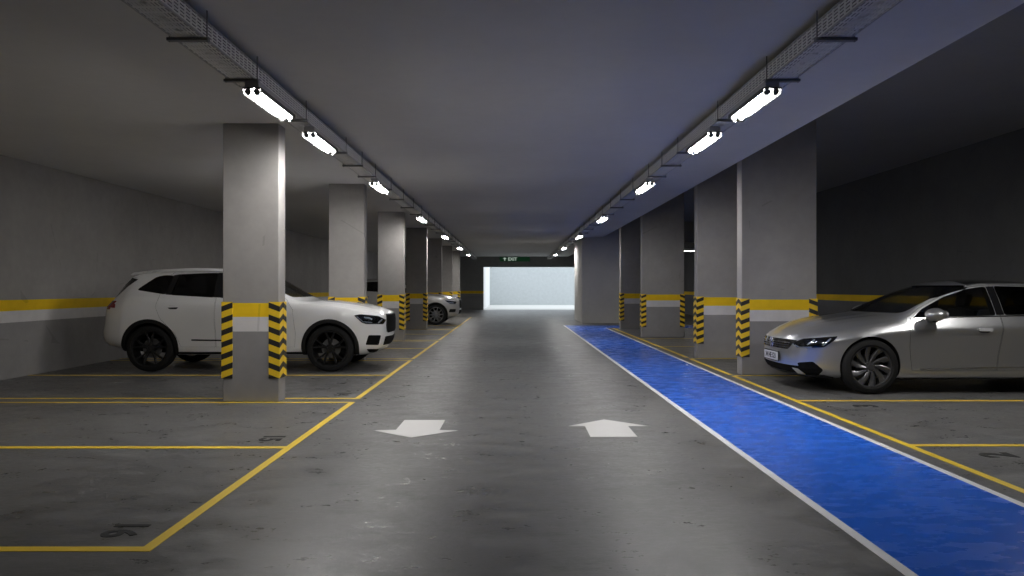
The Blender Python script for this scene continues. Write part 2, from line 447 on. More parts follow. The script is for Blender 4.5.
# ------------------------------------------------------------------ cable trays and lamps
def uv_quad(bm, uvl, pts, uvs):
    f = bm.faces.new([bm.verts.new(p) for p in pts])
    for l, u in zip(f.loops, uvs): l[uvl].uv = u

BAR_Y = [4.2, 5.27, 6.31, 7.81, 9.69, 10.72, 11.77]
y = 13.3
while y < 45: BAR_Y.append(y); y += 1.5
def cable_tray(s, label):
    xi, xo = 2.165, 2.385                                   # inner and outer edge from the lane's middle
    root = empty('cable_tray', (s * (xi + xo) / 2, 22, 3.11)); tag(root, label, 'cable tray', 'perforated cable trays under the ceiling')
    bm = bmesh.new(); uvl = bm.loops.layers.uv.new('UVMap')
    y0, y1, h, w = 2.0 - 22, 46.0 - 22, .125, (xo - xi) / 2
    for d in (0, .0015):
        uv_quad(bm, uvl, [(-w, y0, d), (w, y0, d), (w, y1, d), (-w, y1, d)], [(0, 0), (2 * w, 0), (2 * w, y1 - y0), (0, y1 - y0)])
    for q in (-1, 1):
        x = q * w
        uv_quad(bm, uvl, [(x, y0, .006), (x, y1, .006), (x, y1, h), (x, y0, h)], [(.30, 0), (.30, y1 - y0), (.30 + h, y1 - y0), (.30 + h, 0)])
        uv_quad(bm, uvl, [(x - q * .0015, y0, .006), (x - q * .0015, y1, .006), (x - q * .0015, y1, h), (x - q * .0015, y0, h)], [(.30, 0), (.30, y1 - y0), (.30 + h, y1 - y0), (.30 + h, 0)])
    link_mesh('tray_channel', me_of(bm), M['tray'], root)
    bm = bmesh.new(); add_box(bm, -w, w, y0, y1, h + .004, h + .007)  # unseen lid, added to keep the perforations dark from below
    link_mesh('added_tray_lid', me_of(bm), M['steel'], root)
    bm = bmesh.new()                                        # rolled solid edges of the channel
    for q in (-1, 1):
        add_box(bm, q * w - .004, q * w + .004, y0, y1, h - .004, h + .006)
        add_box(bm, q * w - .005, q * w + .005, y0, y1, -.003, .008)
    link_mesh('tray_edge', me_of(bm), M['housing'], root)
    for by in BAR_Y:
        bm = bmesh.new(); add_box(bm, -.145, .145, by - 22 - .02, by - 22 + .02, -.026, -.004)
        b = link_mesh('support_bracket', me_of(bm), M['steel'], root)
        for q in (-1, 1):
            bm = bmesh.new(); add_tube(bm, (q * .132, by - 22, -.032), (q * .132, by - 22, H - 3.111), .005, 8)
            link_mesh('threaded_rod', me_of(bm), M['rod'], b)
cable_tray(-1, 'perforated steel cable tray hung along the left of the lane ceiling')
cable_tray(1, 'perforated steel cable tray hung along the right of the lane ceiling')

def lamp_fixture(x, y, z, label, group, L=1.02, rz=0., hang=0., tube=None):
    """twin-tube lamp: housing above, two tubes, dark lampholders at the ends, clear cover."""
    root = empty('tube_light', (x, y, z), rz); tag(root, label, 'light', group)
    bm = bmesh.new()
    add_box(bm, -.06, .06, -L / 2, L / 2, .037, .0915, .006, 0, 1)
    link_mesh('housing', me_of(bm), M['housing'], root)
    bm = bmesh.new()
    add_box(bm, -.078, .078, -L / 2, L / 2, .026, .036)
    for q in (-1, 1): add_box(bm, q * .077 - .002, q * .077 + .002, -L / 2, L / 2, -.006, .03)  # side lips added to block the tubes' light from going up
    link_mesh('reflector', me_of(bm), M['reflector'], root)
    for q in (-1, 1):
        bm = bmesh.new(); add_tube(bm, (q * .036, -L / 2 + .05, 0), (q * .036, L / 2 - .05, 0), .019, 12)
        link_mesh('tube', me_of(bm), tube or M['tube'], root, 40)
        for e in (-1, 1):
            bm = bmesh.new(); add_tube(bm, (q * .036, e * (L / 2 - .05), 0), (q * .036, e * (L / 2 - .012), 0), .027, 12)
            link_mesh('lampholder', me_of(bm), M['socket'], root, 40)
    bm = bmesh.new()                                        # clear cover: a shallow trough under the tubes
    prof = [(-.0745, .024), (-.0745, -.012), (-.06, -.036), (.06, -.036), (.0745, -.012), (.0745, .024)]
    for e in (-1, 1):
        v = [bm.verts.new((p[0], e * L / 2, p[1])) for p in prof]; bm.faces.new(v)
    bm.verts.ensure_lookup_table()
    for i in range(5): bm.faces.new((bm.verts[i], bm.verts[i + 1], bm.verts[i + 7], bm.verts[i + 6]))
    link_mesh('cover', me_of(bm), M['cover'], root)
    if hang:
        for e in (-1, 1):
            bm = bmesh.new(); add_tube(bm, (0, e * L * .35, .09), (0, e * L * .35, hang - z), .006, 8); link_mesh('hanger', me_of(bm), M['rod'], root)
    return root
FY = [6.35, 8.15, 12.0, 17.9, 24.2, 31.4, 37.6]
nth = ['nearest', 'second', 'third', 'fourth', 'fifth', 'sixth', 'farthest']
for s, side in ((-1, 'left'), (1, 'right')):
    for y0, n in zip(FY, nth):
        lamp_fixture(s * 2.205, y0 + .51, 3.015, '%s twin-tube lamp under the %s cable tray' % (n, side), 'twin-tube lamps under the cable trays')
lamp_fixture(7.0, 30.3, 2.86, 'lit lamp seen in the gap between the second and third right pillars', None, 1.5, PI / 2, H2, M['dim_tube'])

lamp_fixture(6.35, 8.0, 3.02, 'added out-of-view twin-tube lamp over the right bays before the silver car', None, 1.02, 0., H2)  # out of view, added to light the silver car and nearest right pillar
# exit sign hung below the ceiling at the far end
root = empty('exit_sign', (.17, 45.6, 2.98)); tag(root, 'dark green hanging sign with pale arrow over the exit', 'sign')
box('sign_panel', -.92, .92, -.03, .03, -.02, .26, M['signgreen'], root, .004)
bm = bmesh.new(); add_prism(bm, [(-.64, .03), (-.58, .03), (-.58, .14), (-.49, .14), (-.61, .23), (-.73, .14), (-.64, .14)], 'y', -.036, -.03)
link_mesh('arrow_mark', me_of(bm), M['signink'], root)
me = text_mesh('EXIT', .27, .006, .006); o = link_mesh('lettering', me, M['signink'], root); o.location = (-.14, -.033, .115); o.rotation_euler = (PI / 2, 0, 0)
for q in (-1, 1):
    bm = bmesh.new(); add_tube(bm, (q * .7, 0, .25), (q * .7, 0, .32), .008, 8); link_mesh('hanger', me_of(bm), M['rod'], root)

# ------------------------------------------------------------------ cars
def curve(pts):
    """monotone cubic through the points."""
    xs = [p[0] for p in pts]; ys = [p[1] for p in pts]; n = len(xs)
    d = [(ys[i + 1] - ys[i]) / (xs[i + 1] - xs[i]) for i in range(n - 1)]
    m = [d[0]] + [0 if d[i - 1] * d[i] <= 0 else 2 * d[i - 1] * d[i] / (d[i - 1] + d[i]) for i in range(1, n - 1)] + [d[-1]]
    def f(x):
        if x <= xs[0]: return ys[0]
        if x >= xs[-1]: return ys[-1]
        i = 0
        while x > xs[i + 1]: i += 1
        h = xs[i + 1] - xs[i]; t = (x - xs[i]) / h
        return (ys[i] * (1 + 2 * t) * (1 - t) ** 2 + h * m[i] * t * (1 - t) ** 2 + ys[i + 1] * t * t * (3 - 2 * t) + h * m[i + 1] * t * t * (t - 1))
    return f

def loft_body(S):
    """closed body surface: lower side rails, shoulder, greenhouse and bonnet rails, both halves joined along the middle."""
    zc, zr, zs, zb, yf = (curve(S[k]) for k in ('zc', 'zr', 'zs', 'zb', 'yr'))
    qs = [0, .08, .16, .24, .32, .4, .48, .56, .64, .71, .77, .82, .865, .9, .93, .955, .975, .99, 1]
    An, Bn, Pn = S['nose_round']; At, Bt, Pt = S['tail_round']
    nd = [An * q * q + Bn * q ** Pn for q in qs]; td = [At * q * q + Bt * q ** Pt for q in qs]
    nmid = S.get('mid', 64)
    rails = []
    stations = [('t', d, q) for d, q in zip(td, qs)] + [('m', (i + 1) / (nmid + 1), 1.) for i in range(nmid)] + [('n', d, q) for d, q in list(zip(nd, qs))[::-1]]
    fr, wid, nose, tail = S['frac'], S['width'], S['nose'], S['tail']
    def xof(k, st):
        if st[0] == 't': return tail[k] + st[1]
        if st[0] == 'n': return nose[k] - st[1]
        a, b = tail[k] + td[-1], nose[k] - nd[-1]; return a + (b - a) * st[1]
    K = len(fr)
    grid = []
    for st in stations:
        row = []
        q = st[2]
        xs_ = xof(K - 1, st)
        for k in range(K):
            x = xof(k, st)
            # heights follow the shoulder at the rail's own x, clamped to the shoulder's ends
            z0, z1 = zb(x), zs(min(max(x, tail[-1]), nose[-1]))
            z = z0 + fr[k] * (z1 - z0)
            y = wid[k]
            for xw in S['axles']:
                y += S['flare'] * math.exp(-((x - xw) / .50) ** 2) * max(0., 1 - abs(fr[k] - .55) / .5)
            y -= S['waist'] * math.exp(-((x - sum(S['axles']) / 2) / .9) ** 2) * max(0., 1 - abs(fr[k] - .35) / .3)
            row.append((x, y * q, z))
        row.insert(0, (row[0][0], row[0][1] * .55, row[0][2] - .0))
        row.insert(0, (row[1][0], 0., row[1][2]))
        xs0, ys0, zs0 = row[-1]
        zr_, zc_ = zr(xs0), zc(xs0)
        zr_ = max(zr_, zs0 + .0005) if q > 0 else zs0
        zc_ = max(zc_, zr_) if q > 0 else zs0
        yr_ = ys0 * yf(xs0)
        for t in (.12, .3, .5, .7, .88):
            b = S['bulge'] * math.sin(PI * t) * min(1, (zr_ - zs0) / .3)
            row.append((xs0, (ys0 + (yr_ - ys0) * t + b) , zs0 + (zr_ - zs0) * t))
        row.append((xs0, yr_, zr_))
        for u in (.96, .88, .78, .68, .58, .46, .32, .16, 0.):
            zz = zc_ - (zc_ - zr_) * u ** 2.4
            for (rc, rw, rh, xa, xb) in S.get('ridges', ()):
                w = max(0., min(1., (xs0 - xa) / .15, (xb - xs0) / .35))
                zz += rh * w * math.exp(-((u - rc) / rw) ** 2)
            row.append((xs0, yr_ * u, zz))
        grid.append(row)
    bm = bmesh.new()
    def build(sign):
        vs = [[bm.verts.new((x, sign * y, z)) for x, y, z in row] for row in grid]
        for i in range(len(vs) - 1):
            for j in range(len(vs[0]) - 1):
                f = (vs[i][j], vs[i + 1][j], vs[i + 1][j + 1], vs[i][j + 1])
                bm.faces.new(f if sign > 0 else f[::-1])
    build(1); build(-1)
    bmesh.ops.remove_doubles(bm, verts=bm.verts[:], dist=.0006)
    bmesh.ops.dissolve_degenerate(bm, dist=.0004, edges=bm.edges[:])
    bmesh.ops.recalc_face_normals(bm, faces=bm.faces[:])
    return bm

class Surf:
    def __init__(s, bm): s.bvh = BVHTree.FromBMesh(bm)
    def cast(s, o, d):
        loc, n, i, dist = s.bvh.ray_cast(Vector(o), Vector(d))
        if loc is None: return None
        if n.dot(Vector(d)) > 0: n = -n
        return loc, n
    def side(s, sg): return lambda p: s.cast((p[0], sg * 3, p[1]), (0, -sg, 0))
    def front(s): return lambda p: s.cast((9, p[0], p[1]), (-1, 0, 0))
    def rear(s): return lambda p: s.cast((-4, p[0], p[1]), (1, 0, 0))
    def top(s): return lambda p: s.cast((p[0], p[1], 5), (0, 0, -1))
    def pixel(s, Minv, flip=False):
        o = Minv @ Vector((0, 0, CAM_H))
        def f(p):
            d = (Minv.to_3x3() @ Vector(((p[0] - 512) / FPX, 1, -(p[1] - 288) / FPX))).normalized()
            r = s.cast(o, d)
            if r and flip: return Vector((r[0].x, -r[0].y, r[0].z)), Vector((r[1].x, -r[1].y, r[1].z))
            return r
        return f

def inside(p, poly):
    c = False; j = len(poly) - 1
    for i in range(len(poly)):
        a, b = poly[i], poly[j]
        if (a[1] > p[1]) != (b[1] > p[1]) and p[0] < (b[0] - a[0]) * (p[1] - a[1]) / (b[1] - a[1]) + a[0]: c = not c
        j = i
    return c

def densify(poly, step):
    out = []
    for i, a in enumerate(poly):
        b = poly[(i + 1) % len(poly)]
        n = max(1, int(math.hypot(b[0] - a[0], b[1] - a[1]) / step))
        out += [(a[0] + (b[0] - a[0]) * k / n, a[1] + (b[1] - a[1]) * k / n) for k in range(n)]
    return out

def rounded(poly, r, n=3):
    """polygon with its corners cut round."""
    out = []
    m = len(poly)
    for i in range(m):
        p0, p, p1 = (Vector(poly[i - 1]), Vector(poly[i]), Vector(poly[(i + 1) % m]))
        a, b = (p0 - p), (p1 - p); ra = min(r, a.length * .45); rb = min(r, b.length * .45)
        A = p + a.normalized() * ra; B = p + b.normalized() * rb
        for k in range(n + 1):
            t = k / n; out.append(tuple((1 - t) ** 2 * A + 2 * t * (1 - t) * p + t * t * B))
    return out

def patch_bm(poly, cast, off, thick, step, smoothn=True):
    bd = densify(poly, step)
    xs = [p[0] for p in bd]; ys = [p[1] for p in bd]
    pts = list(bd)
    gx = min(xs) + step / 2
    while gx < max(xs):
        gy = min(ys) + step / 2
        while gy < max(ys):
            if inside((gx, gy), bd) and min((gx - q[0]) ** 2 + (gy - q[1]) ** 2 for q in bd) > (step * .35) ** 2: pts.append((gx, gy))
            gy += step
        gx += step
    n = len(bd)
    V, E, F, *_ = delaunay_2d_cdt([Vector(p) for p in pts], [(i, (i + 1) % n) for i in range(n)], [], 1, 1e-6)
    hits = [cast(v) for v in V]
    bm = bmesh.new()
    fr = [bm.verts.new(h[0] + h[1] * off) if h else None for h in hits]
    bk = [bm.verts.new(h[0] + h[1] * (off - thick)) if h else None for h in hits]
    cnt = {}
    for f in F:
        if any(hits[i] is None for i in f): continue
        bm.faces.new([fr[i] for i in f]); bm.faces.new([bk[i] for i in reversed(f)])
        for a, b in zip(f, f[1:] + f[:1] if isinstance(f, list) else tuple(f[1:]) + tuple(f[:1])): cnt[(a, b)] = 1
    for (a, b) in cnt:
        if (b, a) not in cnt: bm.faces.new((fr[b], fr[a], bk[a], bk[b]))
    for v in [v for v in bm.verts if not v.link_faces]: bm.verts.remove(v)
    return bm

def patch(name, poly, cast, mat, parent, off=.004, thick=.012, step=.03, smooth=40):
    return link_mesh(name, me_of(patch_bm(poly, cast, off, thick, step), name), mat, parent, smooth)

def stroke(line, w):
    """polygon of constant width along a 2-D line."""
    L = [Vector(p) for p in line]; a, b = [], []
    for i, p in enumerate(L):
        d = (L[min(i + 1, len(L) - 1)] - L[max(i - 1, 0)]).normalized(); n = Vector((-d.y, d.x)) * w / 2
        a.append(tuple(p + n)); b.append(tuple(p - n))
    return a + b[::-1]

def lathe(bm, prof, cy=0., seg=40):
    """profile of (r, y) turned about the y axis."""
    rings = []
    for i in range(seg):
        a = 2 * PI * i / seg
        rings.append([bm.verts.new((r * math.cos(a), y, r * math.sin(a))) for r, y in prof])
    for i in range(seg):
        p, q = rings[i], rings[(i + 1) % seg]
        for j in range(len(prof)):
            k = (j + 1) % len(prof)
            if prof[j][0] < 1e-6 and prof[k][0] < 1e-6: continue
            bm.faces.new((p[j], q[j], q[k], p[k]))

def wheel(parent, x, sy, R, width, track, style, face_mat, name='wheel'):
    """sy = +1 / -1: the side of the car; the outer face looks along sy."""
    w = width
    rr = R * .755
    bm = bmesh.new()                                        # alloy: barrel, lip, spokes, hub
    lathe(bm, [(rr, -w * .45), (rr, w * .43), (rr - .012, w * .44), (rr - .018, w * .40), (rr - .022, -w * .45)])
    hub = .062
    def spoke(a0, a1, r0, r1, w0, w1, y0, y1, tw=0.):
        n = 5; prev = None
        for i in range(n + 1):
            t = i / n; r = r0 + (r1 - r0) * t; a = a0 + (a1 - a0) * t ** 1.3; ww = w0 + (w1 - w0) * t; yy = y0 + (y1 - y0) * t ** 1.6
            c, s_ = math.cos(a), math.sin(a)
            pt = lambda dt, dy: bm.verts.new((r * c - dt * s_, yy + dy, r * s_ + dt * c))
            cur = [pt(-ww / 2, 0), pt(-ww * .28, .008), pt(ww * .28, .008 - tw), pt(ww / 2, -tw), pt(ww / 2, -.03 - tw), pt(-ww / 2, -.03)]
            if prev:
                for j in range(6): bm.faces.new((prev[j], prev[(j + 1) % 6], cur[(j + 1) % 6], cur[j]))
            else: bm.faces.new(cur)
            prev = cur
        bm.faces.new(prev[::-1])
    yo = w * .36
    if style == 'twin':
        for k in range(5):
            a = 2 * PI * k / 5 + PI / 2
            for s_ in (-1, 1): spoke(a + s_ * .10, a + s_ * .27, .05, rr - .012, .034, .028, yo - .012, yo)
    elif style == 'blade':
        for k in range(10):
            a = 2 * PI * k / 10
            spoke(a - .05, a + .26, .05, rr - .012, .03, .085, yo - .010, yo + .004, .012)
    else:
        for k in range(10):
            a = 2 * PI * k / 10
            spoke(a, a + .06, .05, rr - .012, .03, .034, yo - .012, yo)
    lathe(bm, [(0, yo + .004), (hub * .55, yo + .004), (hub * .62, yo - .002), (hub, yo - .004), (hub + .01, yo - .02), (hub, -.02), (0, -.02)])
    for k in range(5):
        a = 2 * PI * k / 5 + .3
        add_tube(bm, (.048 * math.cos(a), yo - .012, .048 * math.sin(a)), (.048 * math.cos(a), yo + .003, .048 * math.sin(a)), .008, 8)
    if sy < 0: bmesh.ops.scale(bm, vec=(1, -1, 1), verts=bm.verts[:])
    o = link_mesh(name, me_of(bm), face_mat, parent, 35); o.location = (x, sy * track, R)
    bm = bmesh.new()
    lathe(bm, [(rr - .004, -w * .46), (R * .80, -w * .52), (R * .93, -w * .505), (R * .985, -w * .43), (R, -w * .30), (R, -w * .02), (R * .988, -w * .02), (R * .988, w * .02), (R, w * .02), (R, w * .30),
               (R * .985, w * .43), (R * .93, w * .505), (R * .80, w * .52), (rr - .002, w * .46)], seg=56)
    if sy < 0: bmesh.ops.scale(bm, vec=(1, -1, 1), verts=bm.verts[:])
    link_mesh('tyre', me_of(bm), M['rubber'], o, 40)
    bm = bmesh.new(); lathe(bm, [(0, .0), (.155, .0), (.155, -.022), (0, -.022)], seg=32)
    if sy < 0: bmesh.ops.scale(bm, vec=(1, -1, 1), verts=bm.verts[:])
    link_mesh('brake_disc', me_of(bm), M['disc'], o, 40)
    return o

def seat_part(parent, x, y, z, w, facing_h=.62, head=True):
    bm = bmesh.new()
    add_box(bm, x - .24, x + .26, y - w / 2, y + w / 2, z, z + .17, .05)
    r0 = len(bm.verts)
    add_box(bm, -.075, .075, y - w / 2, y + w / 2, 0, facing_h, .06)
    bm.verts.ensure_lookup_table()
    vs = bm.verts[r0:]
    Mx = Matrix.Translation((x - .24, 0, z + .1)) @ Matrix.Rotation(-.30, 4, 'Y')
    bmesh.ops.transform(bm, matrix=Mx, verts=vs)
    s = link_mesh('seat', me_of(bm), M['seat'], parent, 50)
    if head:
        ys = [y] if w < .8 else [y - .38, y + .38]
        for yy in ys:
            bm = bmesh.new(); add_box(bm, -.05, .05, yy - .13, yy + .13, facing_h + .03, facing_h + .22, .045)
            add_tube(bm, (0, yy - .05, facing_h - .03), (0, yy - .05, facing_h + .06), .008, 8); add_tube(bm, (0, yy + .05, facing_h - .03), (0, yy + .05, facing_h + .06), .008, 8)
            bmesh.ops.transform(bm, matrix=Mx, verts=bm.verts[:])
            link_mesh('headrest', me_of(bm), M['seat'], s, 50)
    return s

def volume(me):
    b = bmesh.new(); b.from_mesh(me); v = b.calc_volume(signed=True); b.free(); return v

def build_car(S, name, loc, rz, label, cat, paint, rim, group=None):
    root = empty(name, loc, rz); tag(root, label, cat, group)
    Mw = Matrix.Translation(loc) @ Matrix.Rotation(rz, 4, 'Z'); Minv = Mw.inverted()
    near = S['near']                                         # which local side faces the camera
    bm = loft_body(S); surf = Surf(bm)
    body = bpy.data.meshes.new('body'); bm.to_mesh(body); bm.free()
    for m_ in (paint, M['black_plastic'], M['interior']): body.materials.append(m_)
    side = surf.side; pix = surf.pixel(Minv); pixf = surf.pixel(Minv, True)
    def cut(bmc, mi, op='DIFFERENCE'):
        nonlocal body
        me = me_of(bmc)
        for m_ in (paint, M['black_plastic'], M['interior']): me.materials.append(m_)
        for p in me.polygons: p.material_index = mi
        v0 = volume(body)
        for k, sh in enumerate((0, 0, 0, .0011, -.0013, .0023)):   # another mode or a nudge if the solver loses the body
            me.transform(Matrix.Translation((sh, 0, sh * .7)))
            new = boolop(body.copy(), me, op, k == 1, k == 2)
            if volume(new) > v0 * .35: break
        bpy.data.meshes.remove(body); body = new; bpy.data.meshes.remove(me)
    # cabin hollow
    zc, zr, zs, yf = (curve(S[k]) for k in ('zc', 'zr', 'zs', 'yr'))
    xa, xb, zf = S['cabin']; bmc = bmesh.new(); rows = []
    for i in range(25):
        x = xa + (xb - xa) * i / 24
        s_, r_, c_ = zs(x), max(zr(x) - .05, zs(x) - .02), max(zc(x) - .05, zs(x) - .01)
        ys_ = S['width'][-1] - .07; yr_ = max(.3, S['width'][-1] * yf(x) - .055)
        pr = [(ys_, zf), (ys_, s_ - .06), (yr_, r_), (yr_ * .6, c_ - (c_ - r_) * .3), (0, c_), (-yr_ * .6, c_ - (c_ - r_) * .3), (-yr_, r_), (-ys_, s_ - .06), (-ys_, zf)]
        rows.append([bmc.verts.new((x, a, b)) for a, b in pr])
    for r0, r1 in zip(rows, rows[1:]):
        for j in range(9): bmc.faces.new((r0[j], r1[j], r1[(j + 1) % 9], r0[(j + 1) % 9]))
    bmc.faces.new(rows[0][::-1]); bmc.faces.new(rows[-1])
    cut(bmc, 2)
    # wheel arches
    bmc = bmesh.new()
    for xw in S['axles']:
        for sg in (-1, 1): add_tube(bmc, (xw, sg * .52, S['R'] + S['arch_dz']), (xw, sg * 1.3, S['R'] + S['arch_dz']), S['arch_r'], 56)
    cut(bmc, 1)
    # window openings
    bmc = bmesh.new()
    for sg in (-1, 1):
        for w in S['windows']: add_prism(bmc, rounded(w['poly'], w.get('r', .04)), 'y', sg * .3, sg * 1.3)
    cut(bmc, 1)
    bmc = bmesh.new(); add_prism(bmc, rounded(S['screen'], .06), 'x', S['screen_x'][0], S['screen_x'][1])
    cut(bmc, 1)
    # doors and bonnet: cut free with a narrow gap
    doors = []
    allp = bmesh.new()
    for d in S['doors']:
        big = []
        cx = sum(p[0] for p in d) / len(d); cz = sum(p[1] for p in d) / len(d)
        for sg in (-1, 1):
            pm = me_of(prism_mesh(d, 'y', sg * .45, sg * 1.3))
            for m_ in (paint, M['black_plastic'], M['interior']): pm.materials.append(m_)
            for p in pm.polygons: p.material_index = 1
            doors.append((sg, boolop(body.copy(), pm, 'INTERSECT')))
            bpy.data.meshes.remove(pm)
    g = .004
    for k, d in enumerate(S['doors']):
        n = len(d); out = []
        for i in range(n):
            p0, p, p1 = Vector(d[i - 1]), Vector(d[i]), Vector(d[(i + 1) % n])
            e0, e1 = (p - p0).normalized(), (p1 - p).normalized()
            nn = (Vector((e0.y, -e0.x)) + Vector((e1.y, -e1.x)))
            nn = nn.normalized() if nn.length > 1e-6 else Vector((0, 0))
            out.append(tuple(p + nn * g * S['door_ccw']))
        for sg in (-1, 1): cut(prism_mesh(out, 'y', sg * .45, sg * 1.3), 1)
    bo = link_mesh('body', body, [], root, 32)
    if S.get('spoiler'):
        link_mesh('roof_spoiler', me_of(prism_mesh(S['spoiler'], 'y', -.56, .56)), paint, root, 30)
    for i, (sg, me) in enumerate(doors):
        do = link_mesh('door', me, [], root, 32)
        hx, hz = S['handles'][i // 2]
        # handle: a flat bar over a shallow dark recess
        pp = rounded([(hx - .085, hz - .014), (hx + .085, hz - .010), (hx + .085, hz + .016), (hx - .085, hz + .012)], .012)
        patch('handle_recess', rounded([(hx - .07, hz - .035), (hx + .07, hz - .035), (hx + .09, hz + .02), (hx - .09, hz + .02)], .03), side(sg), M['black_plastic'], do, .0015, .006, .03)
        patch('handle', pp, side(sg), S['handle_mat'] or paint, do, .032, .022, .03)
    # glass
    for w in S['windows']:
        for sg in (-1, 1):
            big = w['poly']; cx = sum(p[0] for p in big) / len(big); cz = sum(p[1] for p in big) / len(big)
            grown = [(cx + (p[0] - cx) * 1.03, cz + (p[1] - cz) * 1.05) for p in big]
            patch('window_glass', rounded(grown, .04), side(sg), M[w['glass']], root, -.010, .003, .07)
    cyz = [(y * 1.02, .5 * (S['screen'][0][1] + S['screen'][2][1]) + (z - .5 * (S['screen'][0][1] + S['screen'][2][1])) * 1.05) for y, z in S['screen']]
    patch('windscreen', rounded(cyz, .06), surf.front(), M['glass'], root, -.010, .003, .08)
    for nm, poly, mat, off, th in S['side_trims']:
        for sg in (-1, 1): patch(nm, poly, side(sg), M[mat], root, off, th, .04)
    for nm, poly, mat, off, th in S['pix']:                  # seen shapes traced onto the body, and the other flank's twin
        patch(nm, poly, pix, M[mat], root, off, th, .6); patch(nm, poly, pixf, M[mat], root, off, th, .6)
    for nm, poly, mat, off, th in S['front']: patch(nm, poly, surf.front(), M[mat], root, off, th, .03)
    for nm, poly, mat, off, th in S['rear']: patch(nm, poly, surf.rear(), M[mat], root, off, th, .04)
    for nm, poly, mat, off, th in S['top']: patch(nm, poly, surf.top(), M[mat], root, off, th, .06)
    for xw in S['axles']:
        for sg in (-1, 1):
            wheel(root, xw, sg, S['R'], S['tyre_w'], S['track'], S['wheel_style'], rim)
            if S['cladding']:
                r0, r1, dz = S['arch_r'] - .004, S['arch_r'] + S['cladding'], S['arch_dz']
                a0, a1 = S['clad_arc']
                ang = [a0 + (a1 - a0) * i / 26 for i in range(27)]
                pl = [(xw + r1 * math.cos(a), S['R'] + dz + r1 * math.sin(a)) for a in ang] + [(xw + r0 * math.cos(a), S['R'] + dz + r0 * math.sin(a)) for a in ang[::-1]]
                patch('arch_cladding', pl, side(sg), M['black_plastic'], root, .014, .03, .03)
    # mirrors
    mx, mz, my = S['mirror']
    for sg in (-1, 1):
        bm = bmesh.new(); bmesh.ops.create_uvsphere(bm, u_segments=20, v_segments=12, radius=1)
        for v in bm.verts:
            x_, y_, z_ = v.co
            fx = x_ * (S['mirror_size'][0] if x_ > 0 else S['mirror_size'][1])
            v.co = Vector((mx + fx, sg * (my + y_ * .115), mz + z_ * S['mirror_size'][2] * (1.0 - .25 * y_)))
        mo = link_mesh('mirror', me_of(bm), paint, root, 60)
        bm = bmesh.new(); add_box(bm, mx - .02, mx + .05, sg * (my - .19), sg * (my - .02), mz - .10, mz - .055, .012)
        link_mesh('mirror_foot', me_of(bm), M['black_plastic'], mo, 40)
        bm = bmesh.new(); bmesh.ops.create_uvsphere(bm, u_segments=16, v_segments=8, radius=1)
        for v in bm.verts: v.co = Vector((mx - S['mirror_size'][1] + .006 + v.co.x * .014, sg * (my + v.co.y * .098), mz + v.co.z * .06))
        link_mesh('mirror_glass', me_of(bm), M['chrome'], mo, 60)
    # cabin
    for x, z in S['seats']:
        for sg in (-1, 1): seat_part(root, x, sg * .37, z, .50)
    x, z = S['bench']; seat_part(root, x, 0, z, 1.25)
    x, z = S['dash']; box('dashboard', x - .18, x + .22, -.66, .66, z - .32, z, M['interior'], root, .06)
    bm = bmesh.new()
    wc = Vector((x - .36, .37, z - .05))
    for i in range(24):
        a, b = 2 * PI * i / 24, 2 * PI * (i + 1) / 24
        f = lambda t: wc + Vector((.07 * math.sin(t), .185 * math.cos(t), .17 * math.sin(t)))
        add_tube(bm, f(a), f(b), .014, 8)
    add_tube(bm, wc, wc + Vector((.25, 0, -.1)), .03, 10)
    add_box(bm, wc.x - .015, wc.x + .02, wc.y - .17, wc.y + .17, wc.z - .03, wc.z + .02)
    link_mesh('steering_wheel', me_of(bm), M['black_plastic'], root, 50)
    # underside tray that hides the hollow from below and closes the arches
    if S.get('plate'):
        px_, pz_, txt = S['plate']
        po = box('number_plate', px_, px_ + .014, -.26, .26, pz_ - .057, pz_ + .057, M['plate'], root, .004)
        bm = bmesh.new(); add_box(bm, px_ - .004, px_ + .006, -.275, .275, pz_ - .07, pz_ + .07, .004)
        link_mesh('plate_frame', me_of(bm), M['black_plastic'], po)
        t = text_mesh(txt, .098, .002, .003); to = link_mesh('lettering', t, M['plate_ink'], po)
        to.rotation_euler = (PI / 2, 0, PI / 2); to.location = (px_ + .0145, 0, pz_)
    return root, surf

def win(poly, glass, r=.04): return {'poly': poly, 'glass': glass, 'r': r}

